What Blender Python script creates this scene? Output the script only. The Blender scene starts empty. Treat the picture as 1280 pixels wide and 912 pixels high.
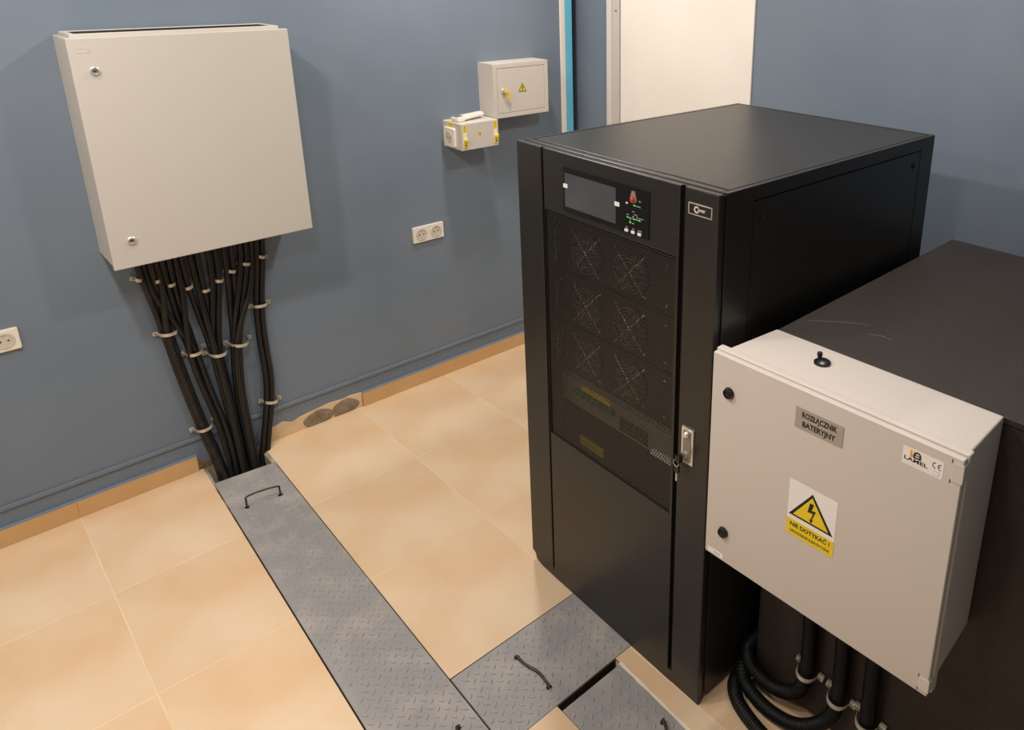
import bpy, bmesh, math, random
from mathutils import Vector, Matrix
random.seed(7)
D = bpy.data; SC = bpy.context.scene; COL = SC.collection

# ------------------------------------------------------------------ camera
FPX, PX, PY = 964.78, 792.33, 275.15          # focal length and principal point in pixels of a 1280x912 frame
YAW, PITCH, ROLL = .7765, .3145, .008
CAM = Vector((-.256, -2.8076, 1.7442))
fwd = Vector((math.sin(YAW)*math.cos(PITCH), math.cos(YAW)*math.cos(PITCH), -math.sin(PITCH)))
rt0 = Vector((math.cos(YAW), -math.sin(YAW), 0)); up0 = rt0.cross(fwd)
rt = math.cos(ROLL)*rt0 + math.sin(ROLL)*up0; up = -math.sin(ROLL)*rt0 + math.cos(ROLL)*up0
cd = D.cameras.new('camera'); cam = D.objects.new('camera', cd); COL.objects.link(cam)
cd.sensor_fit = 'HORIZONTAL'; cd.sensor_width = 36; cd.lens = FPX/1280*36
cd.shift_x = (640-PX)/1280; cd.shift_y = (PY-456)/1280; cd.clip_start = .02
m = Matrix((rt, up, -fwd)).transposed().to_4x4(); m.translation = CAM; cam.matrix_world = m
SC.camera = cam

# ------------------------------------------------------------------ world, exposure, lamps of the room
w = D.worlds.new('world'); SC.world = w; w.use_nodes = True
w.node_tree.nodes['Background'].inputs[0].default_value = (.9, .93, 1, 1)
w.node_tree.nodes['Background'].inputs[1].default_value = .02
SC.view_settings.view_transform = 'Standard'; SC.view_settings.look = 'None'
SC.view_settings.gamma = 1; SC.view_settings.use_curve_mapping = False
SC.view_settings.exposure = 0.12
CEIL = 2.42
LAMP_COL = (1.0, .92, .855)
LAMPS = [(-.18, -.55, 6.5), (-.18, -1.15, 8), (-.18, -2.2, 3.5), (1.38, -.48, 8.5), (-1.3, -1.2, 8.5), (1.38, -1.85, 8)]  # the leftmost one, over open floor, is an added fill lamp

# ------------------------------------------------------------------ helpers
def lin(c): return tuple((v/255/12.92 if v/255 <= .04045 else ((v/255+.055)/1.055)**2.4) for v in c)
MATS = {}
def mat(name, rgb, rough=.5, metal=0., rgb2=None, vscale=6., bump=0., bscale=200., emit=None, spec=.5, rvar=0., objvar=0., vlo=.35, vhi=.65, detail=4., coat=0.):
    if name in MATS: return MATS[name]
    mt = D.materials.new(name); mt.use_nodes = True; MATS[name] = mt
    n = mt.node_tree.nodes; l = mt.node_tree.links; b = n['Principled BSDF']
    c = lin(rgb)+(1,)
    b.inputs['Base Color'].default_value = c; b.inputs['Roughness'].default_value = rough
    b.inputs['Metallic'].default_value = metal; b.inputs['Specular IOR Level'].default_value = spec
    b.inputs['Coat Weight'].default_value = coat
    tc = n.new('ShaderNodeTexCoord')
    last = None
    if rgb2:
        nz = n.new('ShaderNodeTexNoise'); nz.inputs['Scale'].default_value = vscale; nz.inputs['Detail'].default_value = detail
        l.new(tc.outputs['Object'], nz.inputs['Vector'])
        rp = n.new('ShaderNodeValToRGB'); rp.color_ramp.elements[0].color = c; rp.color_ramp.elements[1].color = lin(rgb2)+(1,)
        rp.color_ramp.elements[0].position = vlo; rp.color_ramp.elements[1].position = vhi
        l.new(nz.outputs['Fac'], rp.inputs['Fac']); last = rp.outputs['Color']
        if rvar:
            mr = n.new('ShaderNodeMapRange'); mr.inputs[3].default_value = rough-rvar; mr.inputs[4].default_value = rough+rvar
            l.new(nz.outputs['Fac'], mr.inputs[0]); l.new(mr.outputs[0], b.inputs['Roughness'])
    if objvar and last:
        oi = n.new('ShaderNodeObjectInfo'); hs = n.new('ShaderNodeHueSaturation')
        mr = n.new('ShaderNodeMapRange'); mr.inputs[3].default_value = 1-objvar; mr.inputs[4].default_value = 1+objvar
        l.new(oi.outputs['Random'], mr.inputs[0]); l.new(mr.outputs[0], hs.inputs['Value']); l.new(last, hs.inputs['Color']); last = hs.outputs['Color']
    if last: l.new(last, b.inputs['Base Color'])
    if bump:
        nb = n.new('ShaderNodeTexNoise'); nb.inputs['Scale'].default_value = bscale; nb.inputs['Detail'].default_value = 3
        l.new(tc.outputs['Object'], nb.inputs['Vector'])
        bp = n.new('ShaderNodeBump'); bp.inputs['Strength'].default_value = bump; bp.inputs['Distance'].default_value = .002
        l.new(nb.outputs['Fac'], bp.inputs['Height']); l.new(bp.outputs['Normal'], b.inputs['Normal'])
    if emit:
        b.inputs['Emission Color'].default_value = lin(emit[0])+(1,); b.inputs['Emission Strength'].default_value = emit[1]
    return mt

class MB:
    """collects shapes in one bmesh"""
    def __init__(s): s.bm = bmesh.new()
    def box(s, x0, x1, y0, y1, z0, z1, bev=0., seg=2):
        r = bmesh.ops.create_cube(s.bm, size=1); vs = r['verts']
        for v in vs: v.co = Vector(((x0+x1)/2+v.co.x*(x1-x0), (y0+y1)/2+v.co.y*(y1-y0), (z0+z1)/2+v.co.z*(z1-z0)))
        if bev:
            es = list({e for v in vs for e in v.link_edges})
            bmesh.ops.bevel(s.bm, geom=es, offset=bev, segments=seg, affect='EDGES', profile=.6)
        return s
    def hexa(s, pts):            # eight corners: bottom loop then top loop
        v = [s.bm.verts.new(p) for p in pts]
        for f in ((3,2,1,0),(4,5,6,7),(0,1,5,4),(1,2,6,5),(2,3,7,6),(3,0,4,7)): s.bm.faces.new([v[i] for i in f])
        return s
    def prism(s, poly, fr, w0, w1, bev=0.):      # 2-D outline in frame fr (u,v,w), from depth w0 to w1
        a = [s.bm.verts.new(fr @ Vector((u, v, w0))) for u, v in poly]; b = [s.bm.verts.new(fr @ Vector((u, v, w1))) for u, v in poly]
        n = len(poly); fs = [s.bm.faces.new(b), s.bm.faces.new(a[::-1])]
        for i in range(n): fs.append(s.bm.faces.new((a[i], a[(i+1) % n], b[(i+1) % n], b[i])))
        if bev:
            bmesh.ops.bevel(s.bm, geom=list(fs[0].edges), offset=bev, segments=2, affect='EDGES', profile=.6)
        return s
    def tube(s, pts, r, seg=10, smooth=True, sub=6, corr=None, cap=True):
        P = [Vector(p) for p in pts]
        if smooth and len(P) > 2:
            Q = []
            E = [2*P[0]-P[1]] + P + [2*P[-1]-P[-2]]
            for i in range(1, len(E)-2):
                a, b, c, d = E[i-1:i+3]
                for k in range(sub):
                    t = k/sub
                    Q.append(.5*((2*b)+(c-a)*t+(2*a-5*b+4*c-d)*t*t+(3*b-a-3*c+d)*t**3))
            Q.append(P[-1]); P = Q
        if corr:                     # resample evenly for the rings of a corrugated conduit
            L = [0]
            for i in range(1, len(P)): L.append(L[-1]+(P[i]-P[i-1]).length)
            n = int(L[-1]/corr[0]*4); Q = []; j = 0
            for k in range(n+1):
                t = L[-1]*k/n
                while j < len(L)-2 and L[j+1] < t: j += 1
                Q.append(P[j].lerp(P[j+1], (t-L[j])/max(1e-9, L[j+1]-L[j])))
            P = Q
        T0 = (P[1]-P[0]).normalized(); N = T0.orthogonal().normalized(); rings = []
        for i, p in enumerate(P):
            T = (P[min(i+1, len(P)-1)]-P[max(i-1, 0)]).normalized()
            N = (N - T*N.dot(T)).normalized(); B = T.cross(N)
            rr = r
            if corr: rr = r - corr[1]*(0, .75, 1, .75)[i % 4]
            rings.append([s.bm.verts.new(p + rr*(math.cos(2*math.pi*k/seg)*N + math.sin(2*math.pi*k/seg)*B)) for k in range(seg)])
        for a, b in zip(rings, rings[1:]):
            for k in range(seg):
                f = s.bm.faces.new((a[k], a[(k+1) % seg], b[(k+1) % seg], b[k])); f.smooth = True
        if cap: s.bm.faces.new(rings[0][::-1]); s.bm.faces.new(rings[-1])
        return s
    def lathe(s, prof, fr, seg=24):   # profile (radius, w) around the w axis of frame fr
        rings = []
        for r, h in prof:
            rings.append([s.bm.verts.new(fr @ Vector((max(r, 1e-5)*math.cos(2*math.pi*k/seg), max(r, 1e-5)*math.sin(2*math.pi*k/seg), h))) for k in range(seg)])
        for a, b in zip(rings, rings[1:]):
            for k in range(seg): f = s.bm.faces.new((a[k], a[(k+1) % seg], b[(k+1) % seg], b[k]))
        s.bm.faces.new(rings[0][::-1]); s.bm.faces.new(rings[-1])
        return s
    def build(s, name, material, parent=None, smooth=False):
        bmesh.ops.recalc_face_normals(s.bm, faces=s.bm.faces)
        me = D.meshes.new(name); s.bm.to_mesh(me); s.bm.free()
        if smooth:
            for p in me.polygons: p.use_smooth = True
            me.set_sharp_from_angle(angle=math.radians(35))
        me.materials.append(material)
        o = D.objects.new(name, me); COL.objects.link(o); o.parent = parent
        return o
def empty(name, loc=(0, 0, 0), rz=0.):
    o = D.objects.new(name, None); COL.objects.link(o); o.location = loc; o.rotation_euler = (0, 0, rz); o.empty_display_size = .05
    return o
def tag(o, label, cat, group=None):
    o['label'] = label; o['category'] = cat
    if group: o['group'] = group
    return o
def struct(o, label=None):
    o['kind'] = 'structure'
    if label: o['label'] = label
    return o
def copy_tree(o, parent=None):
    c = o.copy(); COL.objects.link(c); c.parent = parent
    for ch in list(o.children): copy_tree(ch, c)
    return c
FX = Matrix(((0, 0, -1), (-1, 0, 0), (0, 1, 0)))      # u -> -y, v -> z, w -> -x   (faces that look towards -x)
FY = Matrix(((1, 0, 0), (0, 0, -1), (0, 1, 0)))       # u -> x,  v -> z, w -> -y   (faces that look towards -y)
FZ = Matrix.Identity(3)
def frame(R, o): mm = R.to_4x4(); mm.translation = Vector(o); return mm
def rect(u0, u1, v0, v1): return [(u0, v0), (u1, v0), (u1, v1), (u0, v1)]
def rrect(u0, u1, v0, v1, r, n=4):
    out = []
    for cx, cy, a in ((u1-r, v0+r, -90), (u1-r, v1-r, 0), (u0+r, v1-r, 90), (u0+r, v0+r, 180)):
        for k in range(n+1):
            t = math.radians(a+90*k/n); out.append((cx+r*math.cos(t), cy+r*math.sin(t)))
    return out
def text(name, body, size, fr, w, material, parent, width=None, align='CENTER', thick=.0003, bold=.0):
    cu = D.curves.new('t', 'FONT'); cu.body = body; cu.size = size; cu.align_x = align; cu.align_y = 'CENTER'; cu.offset = bold; cu.resolution_u = 3
    t = D.objects.new('t', cu); COL.objects.link(t); bpy.context.view_layer.update()
    me = D.meshes.new_from_object(t.evaluated_get(bpy.context.evaluated_depsgraph_get())); D.objects.remove(t); D.curves.remove(cu)
    xs = [v.co.x for v in me.vertices]; s = 1.
    if width and xs: s = width/(max(xs)-min(xs))
    bm = bmesh.new(); bm.from_mesh(me); D.meshes.remove(me)
    r = bmesh.ops.extrude_face_region(bm, geom=list(bm.faces))
    for v in r['geom']:
        if isinstance(v, bmesh.types.BMVert): v.co.z += thick
    for v in bm.verts: v.co = fr @ Vector((v.co.x*s, v.co.y, v.co.z+w))
    b = MB(); b.bm.free(); b.bm = bm
    return b.build(name, material, parent)
def ray(u, v): return fwd + (u-PX)/FPX*rt - (v-PY)/FPX*up
def at_wall(u, v, y):        # point of the plane y = const seen at a pixel
    d = ray(u, v); return CAM + d*((y-CAM.y)/d.y)
def at_floor(u, v, z=0.):
    d = ray(u, v); return CAM + d*((z-CAM.z)/d.z)
ORD = ['first', 'second', 'third', 'fourth', 'fifth', 'sixth', 'seventh', 'eighth', 'ninth', 'tenth']

# ------------------------------------------------------------------ materials
M_wall = mat('blue_paint', (110, 124, 139), .62, rgb2=(117, 130, 144), vscale=2.5, bump=.12, bscale=160)
M_wall2 = mat('blue_paint_rolled', (110, 123, 138), .5, rgb2=(116, 128, 142), vscale=3, bump=.1, bscale=220)
M_ceil = mat('white_ceiling', (225, 222, 215), .8, bump=.1)
M_tile = mat('beige_tile', (216, 182, 142), .36, rgb2=(224, 199, 167), vscale=3.2, objvar=.025, rvar=.06, bump=.02, bscale=60, detail=3)
M_skirt = mat('beige_skirting', (205, 164, 112), .4, rgb2=(212, 174, 124), vscale=5)
M_grout = mat('grout', (234, 213, 180), .8, rgb2=(224, 200, 164), vscale=8)
M_conc = mat('concrete', (150, 138, 120), .9, rgb2=(190, 178, 158), vscale=14, bump=.6, bscale=80)
M_plaster = mat('old_plaster', (222, 196, 156), .9, rgb2=(190, 158, 118), vscale=16, bump=.5, bscale=90, vlo=.5, vhi=.75)
M_brown = mat('brown_chipped_mortar', (150, 118, 82), .95, rgb2=(96, 74, 52), vscale=60, bump=.8, bscale=140)
M_mortar = mat('mortar', (150, 134, 112), .95, rgb2=(120, 106, 88), vscale=40, bump=.8, bscale=120)
M_lightblue = mat('light_blue_paint', (118, 136, 157), .6)
M_cyan = mat('cyan_paint', (110, 198, 228), .5, rgb2=(104, 190, 220), vscale=9)
M_white = mat('white_paint', (236, 228, 216), .45, rgb2=(240, 233, 222), vscale=3)
M_frame = mat('white_metal_frame', (214, 208, 200), .4)
M_frame2 = mat('grey_metal_frame', (196, 190, 182), .4)
M_cab = mat('light_grey_powder_coat', (200, 195, 186), .42, bump=.06, bscale=420, spec=.45)
M_boxg = mat('light_grey_enamel', (206, 199, 189), .4, bump=.05, bscale=400)
M_plastic = mat('pale_grey_plastic', (205, 197, 188), .45, bump=.05, bscale=300)
M_gasket = mat('black_gasket', (22, 21, 20), .6)
M_chrome = mat('chrome', (222, 219, 214), .3, .75)
M_steel = mat('zinc_steel', (222, 215, 200), .38, .45, rgb2=(190, 180, 162), vscale=40)
M_cable = mat('black_cable', (15, 14, 14), .5, rgb2=(22, 20, 19), vscale=20, bump=.1, bscale=90)
M_cabled = mat('dusty_black_cable', (24, 20, 17), .6, rgb2=(56, 46, 36), vscale=26, vlo=.45, vhi=.8, bump=.15, bscale=90)
M_conduit = mat('black_conduit', (12, 12, 12), .55, spec=.3)
M_socket = mat('white_socket_plastic', (233, 226, 214), .35)
M_sockh = mat('socket_well', (205, 196, 182), .4)
M_dark = mat('dark_hole', (18, 17, 16), .6)
M_yellow = mat('yellow_plastic', (236, 206, 30), .4)
M_ylab = mat('yellow_label', (232, 204, 28), .5)
M_print = mat('black_print', (20, 18, 16), .6)
M_black = mat('black_powder_coat', (33, 31, 29), .36, rgb2=(36, 34, 31), vscale=40, bump=.05, bscale=700, spec=.5)
M_blackg = mat('black_gap', (9, 9, 9), .6)
M_mesh = mat('black_perforated_steel', (36, 33, 29), .42)
M_inner = mat('inner_dark_grey_steel', (17, 16, 15), .6)
M_glossy = mat('glossy_black_bezel', (16, 15, 14), .22)
M_ring = mat('dull_wire', (150, 140, 126), .4, .5)
M_screen = mat('lcd_glass', (66, 70, 76), .12, rgb2=(74, 76, 80), vscale=4, spec=.6)
M_batt = mat('black_brown_hammer_coat', (40, 34, 30), .55, rgb2=(51, 43, 38), vscale=260, bump=.35, bscale=600, spec=.45)
M_diamond = mat('grey_painted_tread_plate', (146, 144, 144), .5, 0., rgb2=(176, 168, 160), vscale=9, rvar=.08, bump=.1, bscale=120, vlo=.45, vhi=.8, detail=6)
M_tread = mat('worn_tread_bars', (154, 148, 144), .45, 0., rgb2=(172, 164, 157), vscale=30)
M_rust = mat('rusty_steel_rod', (66, 56, 48), .55, .6, rgb2=(96, 76, 58), vscale=60)
M_stick = mat('white_sticker', (238, 234, 230), .45)
M_plate = mat('grey_engraved_plate', (168, 162, 155), .38, .25)
M_knob = mat('black_plastic', (22, 21, 21), .35)
M_led = mat('green_led', (30, 190, 60), .4, emit=((40, 230, 70), .8))
M_red = mat('red_button', (214, 40, 40), .35)
M_clear = mat('clear_guard', (150, 120, 112), .2)
M_greent = mat('green_terminal', (40, 96, 52), .5)
M_grey = mat('light_grey_steel', (140, 132, 120), .45, .3)
M_orange = mat('orange_print', (236, 160, 30), .5)

# ------------------------------------------------------------------ the room shell
XR, XL, YF = 2.147, -2.3, -3.5
def convex_clip(poly, a, b, c):       # keep a*x + b*y + c >= 0
    out = []
    for i in range(len(poly)):
        p, q = poly[i], poly[(i+1) % len(poly)]
        dp, dq = a*p[0]+b*p[1]+c, a*q[0]+b*q[1]+c
        if dp >= 0: out.append(p)
        if dp*dq < 0:
            t = dp/(dp-dq); out.append((p[0]+t*(q[0]-p[0]), p[1]+t*(q[1]-p[1])))
    return out
def half(p, q, pad=0.):               # half plane to the left of p -> q, moved inwards by pad
    nx, ny = -(q[1]-p[1]), q[0]-p[0]; L = math.hypot(nx, ny); nx /= L; ny /= L
    return nx, ny, -(nx*p[0]+ny*p[1])-pad
PL0, PL1 = (.306, 0.), (.2405, -1.90)      # trench, left edge line
PR0, PR1 = (.5145, 0.), (.470, -1.90)      # trench, right edge line
def xl(y): return PL0[0]+(PL1[0]-PL0[0])*(y/-1.9)
def xr(y): return PR0[0]+(PR1[0]-PR0[0])*(y/-1.9)
YC0, YC1 = -1.393, -1.643                  # cross trench
T3 = [(.832, -1.662), (.802, -2.3), (.628, -2.3), (.632, -1.662)]
regions = []     # (convex outline counter-clockwise, x lines, y lines)
ylin = [0, -.467, -.922, -1.377, -1.832, -2.287, -2.742, -3.197, YF]
regions.append(([(XL, 0), (XL, YF), (xl(YF), YF), (xl(0), 0)], [XL, -1.89, -1.435, -.98, -.525, -.07, .35], ylin))
regions.append(([(xr(0), 0), (xr(YC0), YC0), (XR, YC0), (XR, 0)], [.4, .9, 1.31, 1.72, 2.2], [0, -.482, -.931, YC0-.01]))
regions.append(([(xr(YC1), YC1), (xr(YF), YF), (.632-(.004/.638)*(YC1-YF)*1., YF), (.632, YC1)], [.3, .7], [YC1, -1.838, -2.29, -2.74, -3.19, YF]))
regions.append(([(.632, -2.31), (.62, YF), (.80, YF), (.80, -2.31)], [.3, .9], [-2.2, -2.74, -3.19, YF]))
regions.append(([(.833, YC1), (.80, -2.31), (.80, YF), (XR, YF), (XR, YC1)], [.7, .884, 1.31, 1.72, 2.2], [YC1+.01, -1.99, -2.42, -2.85, -3.28, YF]))
regions.append(([(.905, YC0), (.905, YC1), (XR, YC1), (XR, YC0)], [.8, 1.31, 1.72, 2.2], [YC0+.01, YC1-.01]))
b = MB()
I4 = Matrix.Identity(4)
for poly, xs, ys in regions: b.prism(poly, I4, -.16, -.0006)
b.box(XL, XR, YF, 0, -.2, -.16)
floor = struct(b.build('floor', M_grout), 'beige tiled floor with a cable trench cut through it')
for poly, xs, ys in regions:
    for x0, x1 in zip(xs, xs[1:]):
        for y1, y0 in zip(ys, ys[1:]):
            p = [(x0+.0014, y0+.0014), (x1-.0014, y0+.0014), (x1-.0014, y1-.0014), (x0+.0014, y1-.0014)]
            n = len(poly)
            for i in range(n):
                p = convex_clip(p, *half(poly[i], poly[(i+1) % n]))
                if len(p) < 3: break
            if len(p) < 3: continue
            ar = abs(sum(p[i][0]*p[(i+1) % len(p)][1]-p[(i+1) % len(p)][0]*p[i][1] for i in range(len(p))))/2
            if ar < 4e-4: continue
            cx = sum(q[0] for q in p)/len(p); cy = sum(q[1] for q in p)/len(p)
            t = MB().prism([(q[0]-cx, q[1]-cy) for q in p], I4, -.008, 0., .0004).build('tile', M_tile, floor)
            t.location = (cx, cy, random.uniform(-.0002, .0002))
# concrete lining of the trench, seen where the covers leave gaps
b = MB()
b.box(.18, .62, -.004, 0.0, -.16, -.002)
for p, q in (((xl(0), 0), (xl(-.16), -.16)), ((xr(0), 0), (xr(-.16), -.16))):
    s = 1 if p[0] < .4 else -1
    b.hexa([(p[0], p[1], -.155), (q[0], q[1], -.155), (q[0]+s*.012, q[1], -.155), (p[0]+s*.02, p[1], -.155), (p[0]-s*.001, p[1], -.001), (q[0]-s*.001, q[1], -.001), (q[0]+s*.008, q[1], -.006), (p[0]+s*.014, p[1], -.012)])
b.box(.62, .84, -1.662, -1.645, -.15, -.03)
b.build('trench_lining', M_conc, floor)
b = MB(); n = 26; prev = None
for k in range(n):
    y = -1.662-.66*k/(n-1); x = .833-.031*(k/(n-1)); wd = .004+.004*random.random()
    ring = [b.bm.verts.new((x-wd, y, -.004)), b.bm.verts.new((x-wd*.8, y, .0006)), b.bm.verts.new((x+.001+.003*random.random(), y, .0012)), b.bm.verts.new((x+.003, y, -.004))]
    if prev:
        for q in range(4): b.bm.faces.new((prev[q], prev[(q+1) % 4], ring[(q+1) % 4], ring[q]))
    prev = ring
b.build('plaster_edge', mat('pale_grout_edge', (226, 212, 190), .9, bump=.5), floor)

wall_back = struct(MB().box(XL-.1, 2.087, 0, .1, -.2, CEIL).build('wall_back', M_wall), 'grey blue painted wall behind the hanging cabinet')
wall_right = struct(MB().box(XR, XR+.1, YF, .5, -.2, CEIL).build('wall_right', M_wall2), 'grey blue painted wall behind the tall black cabinet')
struct(MB().box(XL-.1, XL, YF, 0, -.2, CEIL).build('wall_left', M_ceil))
struct(MB().box(XL-.1, XR+.1, YF-.1, YF, -.2, CEIL).build('wall_front', M_wall))
struct(MB().box(XL-.1, XR+.1, YF-.1, .6, CEIL, CEIL+.1).build('ceiling', M_ceil))
# corner column, strips
MB().box(1.9, XR, .5, .6, -.2, CEIL).build('recess_end', M_wall2, wall_back)
MB().box(2.0, XR, 0, .5, -.2, 0).build('recess_floor', M_grout, floor)
tr = struct(MB().box(2.019, 2.046, -.007, 0, 0, CEIL, .002).build('trim_1', M_white), 'narrow pale vertical strip beside the cyan strip')
tr = struct(MB().box(2.0462, 2.0868, -.007, 0, 0, CEIL, .001).build('trim_2', M_cyan), 'bright cyan vertical strip in the corner')
# door
d = struct(empty('door_1', (XR, 0, 0)), 'white door leaf with pale metal frame')
MB().box(-.012, 0, -.272, -.228, 0, 2.1, .002).build('door_frame', M_frame2, d)
MB().box(-.02, 0, -.228, -.196, 0, 2.1, .003).build('door_jamb', M_frame, d)
MB().box(-.008, 0, -1.001, -.276, .005, 2.1, .002).build('door_leaf', M_white, d)
MB().lathe([(.004, 0), (.004, .001)], frame(FX, (-.012, -.251, 1.569)), 12).build('screw', M_dark, d)
# ledge low on the wall
b = MB().box(XL, 2.0, -.007, 0, .121, .137, .003)
struct(b.build('trim_3', M_wall), 'thin painted ledge running low along the blue wall')
b = MB().box(XL, .292, -.011, 0, .062, .0665, .001); b.box(.925, 2.0, -.011, 0, .062, .0665, .001)
struct(b.build('trim_4', M_lightblue), 'light blue paint line above the skirting tiles')
# skirting tiles
sk = struct(empty('baseboard_back'), 'beige tile skirting along the blue wall')
xs = [XL+.002, -1.89, -1.435, -.98, -.525, -.07, .292]
for x0, x1 in zip(xs, xs[1:]): MB().box(x0+.0002, x1-.0002, -.011, 0, .0005, .062, .0006).build('skirting_tile', M_skirt, sk)
xs = [.922, 1.31, 1.72, 2.018]
for x0, x1 in zip(xs, xs[1:]): MB().box(x0+.0002, x1-.0002, -.011, 0, .0005, .062, .0006).build('skirting_tile', M_skirt, sk)
sk2 = struct(empty('baseboard_right'), 'beige tile skirting along the right wall')
ys = [-3.49, -3.05, -2.6, -2.15, -1.7, -1.25, -1.003]
for y0, y1 in zip(ys, ys[1:]): MB().box(XR-.011, XR, y0+.0008, y1-.0008, .0005, .062, .0015).build('skirting_tile', M_skirt, sk2)
# broken plaster where the skirting is missing
top = [(.52, .058), (.545, .064), (.57, .058), (.60, .066), (.635, .049), (.665, .058), (.70, .063), (.74, .066), (.79, .071), (.84, .066), (.875, .069), (.92, .064)]
b = MB().prism([(.92, .001), (.921, .064)] + top[::-1] + [(.515, .001)], frame(FY, (0, 0, 0)), 0, .004)
pp = b.build('plaster_patch', M_plaster, wall_back)
MB().prism([(.293, .0), (.335, .0), (.335, .014), (.322, .024), (.305, .030), (.293, .045)], frame(FY, (0, 0, 0)), 0, .004).build('chipped_mortar', M_brown, wall_back)
def dab(cx, cz, rx, rz, d=.009):
    b = MB(); n = 18; rings = []
    fr = frame(FY, (cx, 0, cz))
    for k, s in enumerate((1., .95, .7, .3)):
        rings.append([b.bm.verts.new(fr @ Vector((rx*s*math.cos(t)*(1+.12*math.sin(3*t+cx*9)), max(-cz+.002, rz*s*math.sin(t)*(1+.1*math.cos(2*t+cx*5))), .003+d*(0, .5, .85, 1.)[k]))) for t in [2*math.pi*i/n for i in range(n)]])
    for a, c in zip(rings, rings[1:]):
        for i in range(n): b.bm.faces.new((a[i], a[(i+1) % n], c[(i+1) % n], c[i]))
    b.bm.faces.new(rings[-1]); b.bm.faces.new(rings[0][::-1])
    return b.build('mortar_dab', M_mortar, wall_back, True)
dab(.735, .018, .062, .04, .005); dab(.845, .022, .058, .040, .005)

# ------------------------------------------------------------------ ceiling lamps
lamp0 = None
for i, (x, y, pw) in enumerate(LAMPS):
    if lamp0 is None:
        lamp0 = empty('ceiling_light', (x, y, CEIL)); t = lamp0
        MB().lathe([(.075, 0), (.10, 0), (.10, -.012), (.092, -.02), (.075, -.02)], I4, 32).build('housing', M_white, t, True)
        MB().lathe([(.0, -.014), (.076, -.014), (.076, -.018), (0, -.018)], I4, 32).build('diffuser', mat('lamp_diffuser', (255, 246, 228), .5, emit=((255, 236, 205), 6.)), t)
    else:
        t = copy_tree(lamp0); t.location = (x, y, CEIL)
    tag(t, 'round white ceiling light, ' + ['nearest the hanging cabinet', 'second from the blue wall above the trench', 'farthest from the blue wall', 'above the small wall boxes', 'added as fill, leftmost over open floor', 'above the tall black cabinet'][i], 'ceiling light', 'round ceiling lights')
    ld = D.lights.new('lamp', 'AREA'); ld.shape = 'DISK'; ld.size = .14; ld.energy = pw; ld.color = LAMP_COL
    lo = D.objects.new('lamp', ld); COL.objects.link(lo); lo.parent = t; lo.location = (0, 0, -.024)

# ------------------------------------------------------------------ trench covers
def tread(poly, pitch=.031, edge=.006):
    b = MB(); n = len(poly)
    x0 = min(p[0] for p in poly); x1 = max(p[0] for p in poly); y0 = min(p[1] for p in poly); y1 = max(p[1] for p in poly)
    hp = [half(poly[i], poly[(i+1) % n], .011) for i in range(n)]
    j = 0; y = y0
    while y < y1:
        x = x0 + (pitch/2 if j % 2 else 0)
        i = 0
        while x < x1:
            if all(a*x+c*y+k >= 0 for a, c, k in hp):
                ang = math.radians(45 if j % 2 else -45)
                ca, sa = math.cos(ang), math.sin(ang)
                L, W, H = .0102, .0032, .0021
                base = [(-L, 0), (0, -W), (L, 0), (0, W)]
                vb = [b.bm.verts.new((x+ca*u-sa*v, y+sa*u+ca*v, 0)) for u, v in base]
                vt = [b.bm.verts.new((x+ca*u*.62-sa*v*.45, y+sa*u*.62+ca*v*.45, H)) for u, v in base]
                b.bm.faces.new(vt)
                for k in range(4): b.bm.faces.new((vb[k], vb[(k+1) % 4], vt[(k+1) % 4], vt[k]))
            x += pitch; i += 1
        y += pitch/2; j += 1
    return b
def cover(poly, z, label):
    cx = sum(p[0] for p in poly)/len(poly); cy = sum(p[1] for p in poly)/len(poly)
    t = empty('trench_cover', (cx, cy, z)); lp = [(p[0]-cx, p[1]-cy) for p in poly]
    MB().prism(lp, I4, -.006, 0., .0008).build('plate', M_diamond, t)
    o = tread(lp).build('tread_bars', M_tread, t); o['kind'] = 'stuff'
    tag(t, label, 'trench cover', 'grey tread plate trench covers')
    return t, cx, cy
g = .004
long_poly = [(xl(-.13)+g, -.128), (xl(-1.9)+g, -1.9), (xr(-1.9)-g, -1.9), (xr(-.15)-g, -.148)]
tl, cx, cy = cover(long_poly, .003, 'long grey tread plate running from the cables to the viewer')
def handle(t, cx, cy, pts, z0, r=.0032):
    MB().tube([(p[0]-cx, p[1]-cy, p[2]-z0) for p in pts], r, 8, True, 5).build('lifting_handle', M_rust, t)
    for p in (pts[0], pts[-1]):
        MB().lathe([(.008, .0003), (.008, .0008)], frame(FZ, (p[0]-cx, p[1]-cy, 0)), 12).build('handle_hole', M_dark, t)
A = at_floor(309, 634, .003); B = at_floor(350.6, 618.5, .003)
handle(tl, cx, cy, [(A.x, A.y, -.003), (A.x, A.y, .03), (A.x+.006, A.y+.002, .043), (A.x*.5+B.x*.5, A.y*.5+B.y*.5, .047), (B.x-.006, B.y-.002, .043), (B.x, B.y, .03), (B.x, B.y, -.003)], .003)
A = at_floor(573, 909, .003)
handle(tl, cx, cy, [(A.x, A.y, -.003), (A.x, A.y, .006), (A.x-.03, A.y-.03, .008), (A.x-.07, A.y-.075, .008), (A.x-.075, A.y-.08, -.003)], .003)
cross_poly = [(xr(YC0)+.0005, YC0-.004), (xr(YC1)+.0005, YC1-.003), (.903, YC1+.001), (.903, YC0-.003)]
tc_, cx, cy = cover(cross_poly, .002, 'short grey tread plate meeting the tall black cabinet')
A = at_floor(646, 821.5, .002); B = at_floor(686.5, 859, .002)
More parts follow.
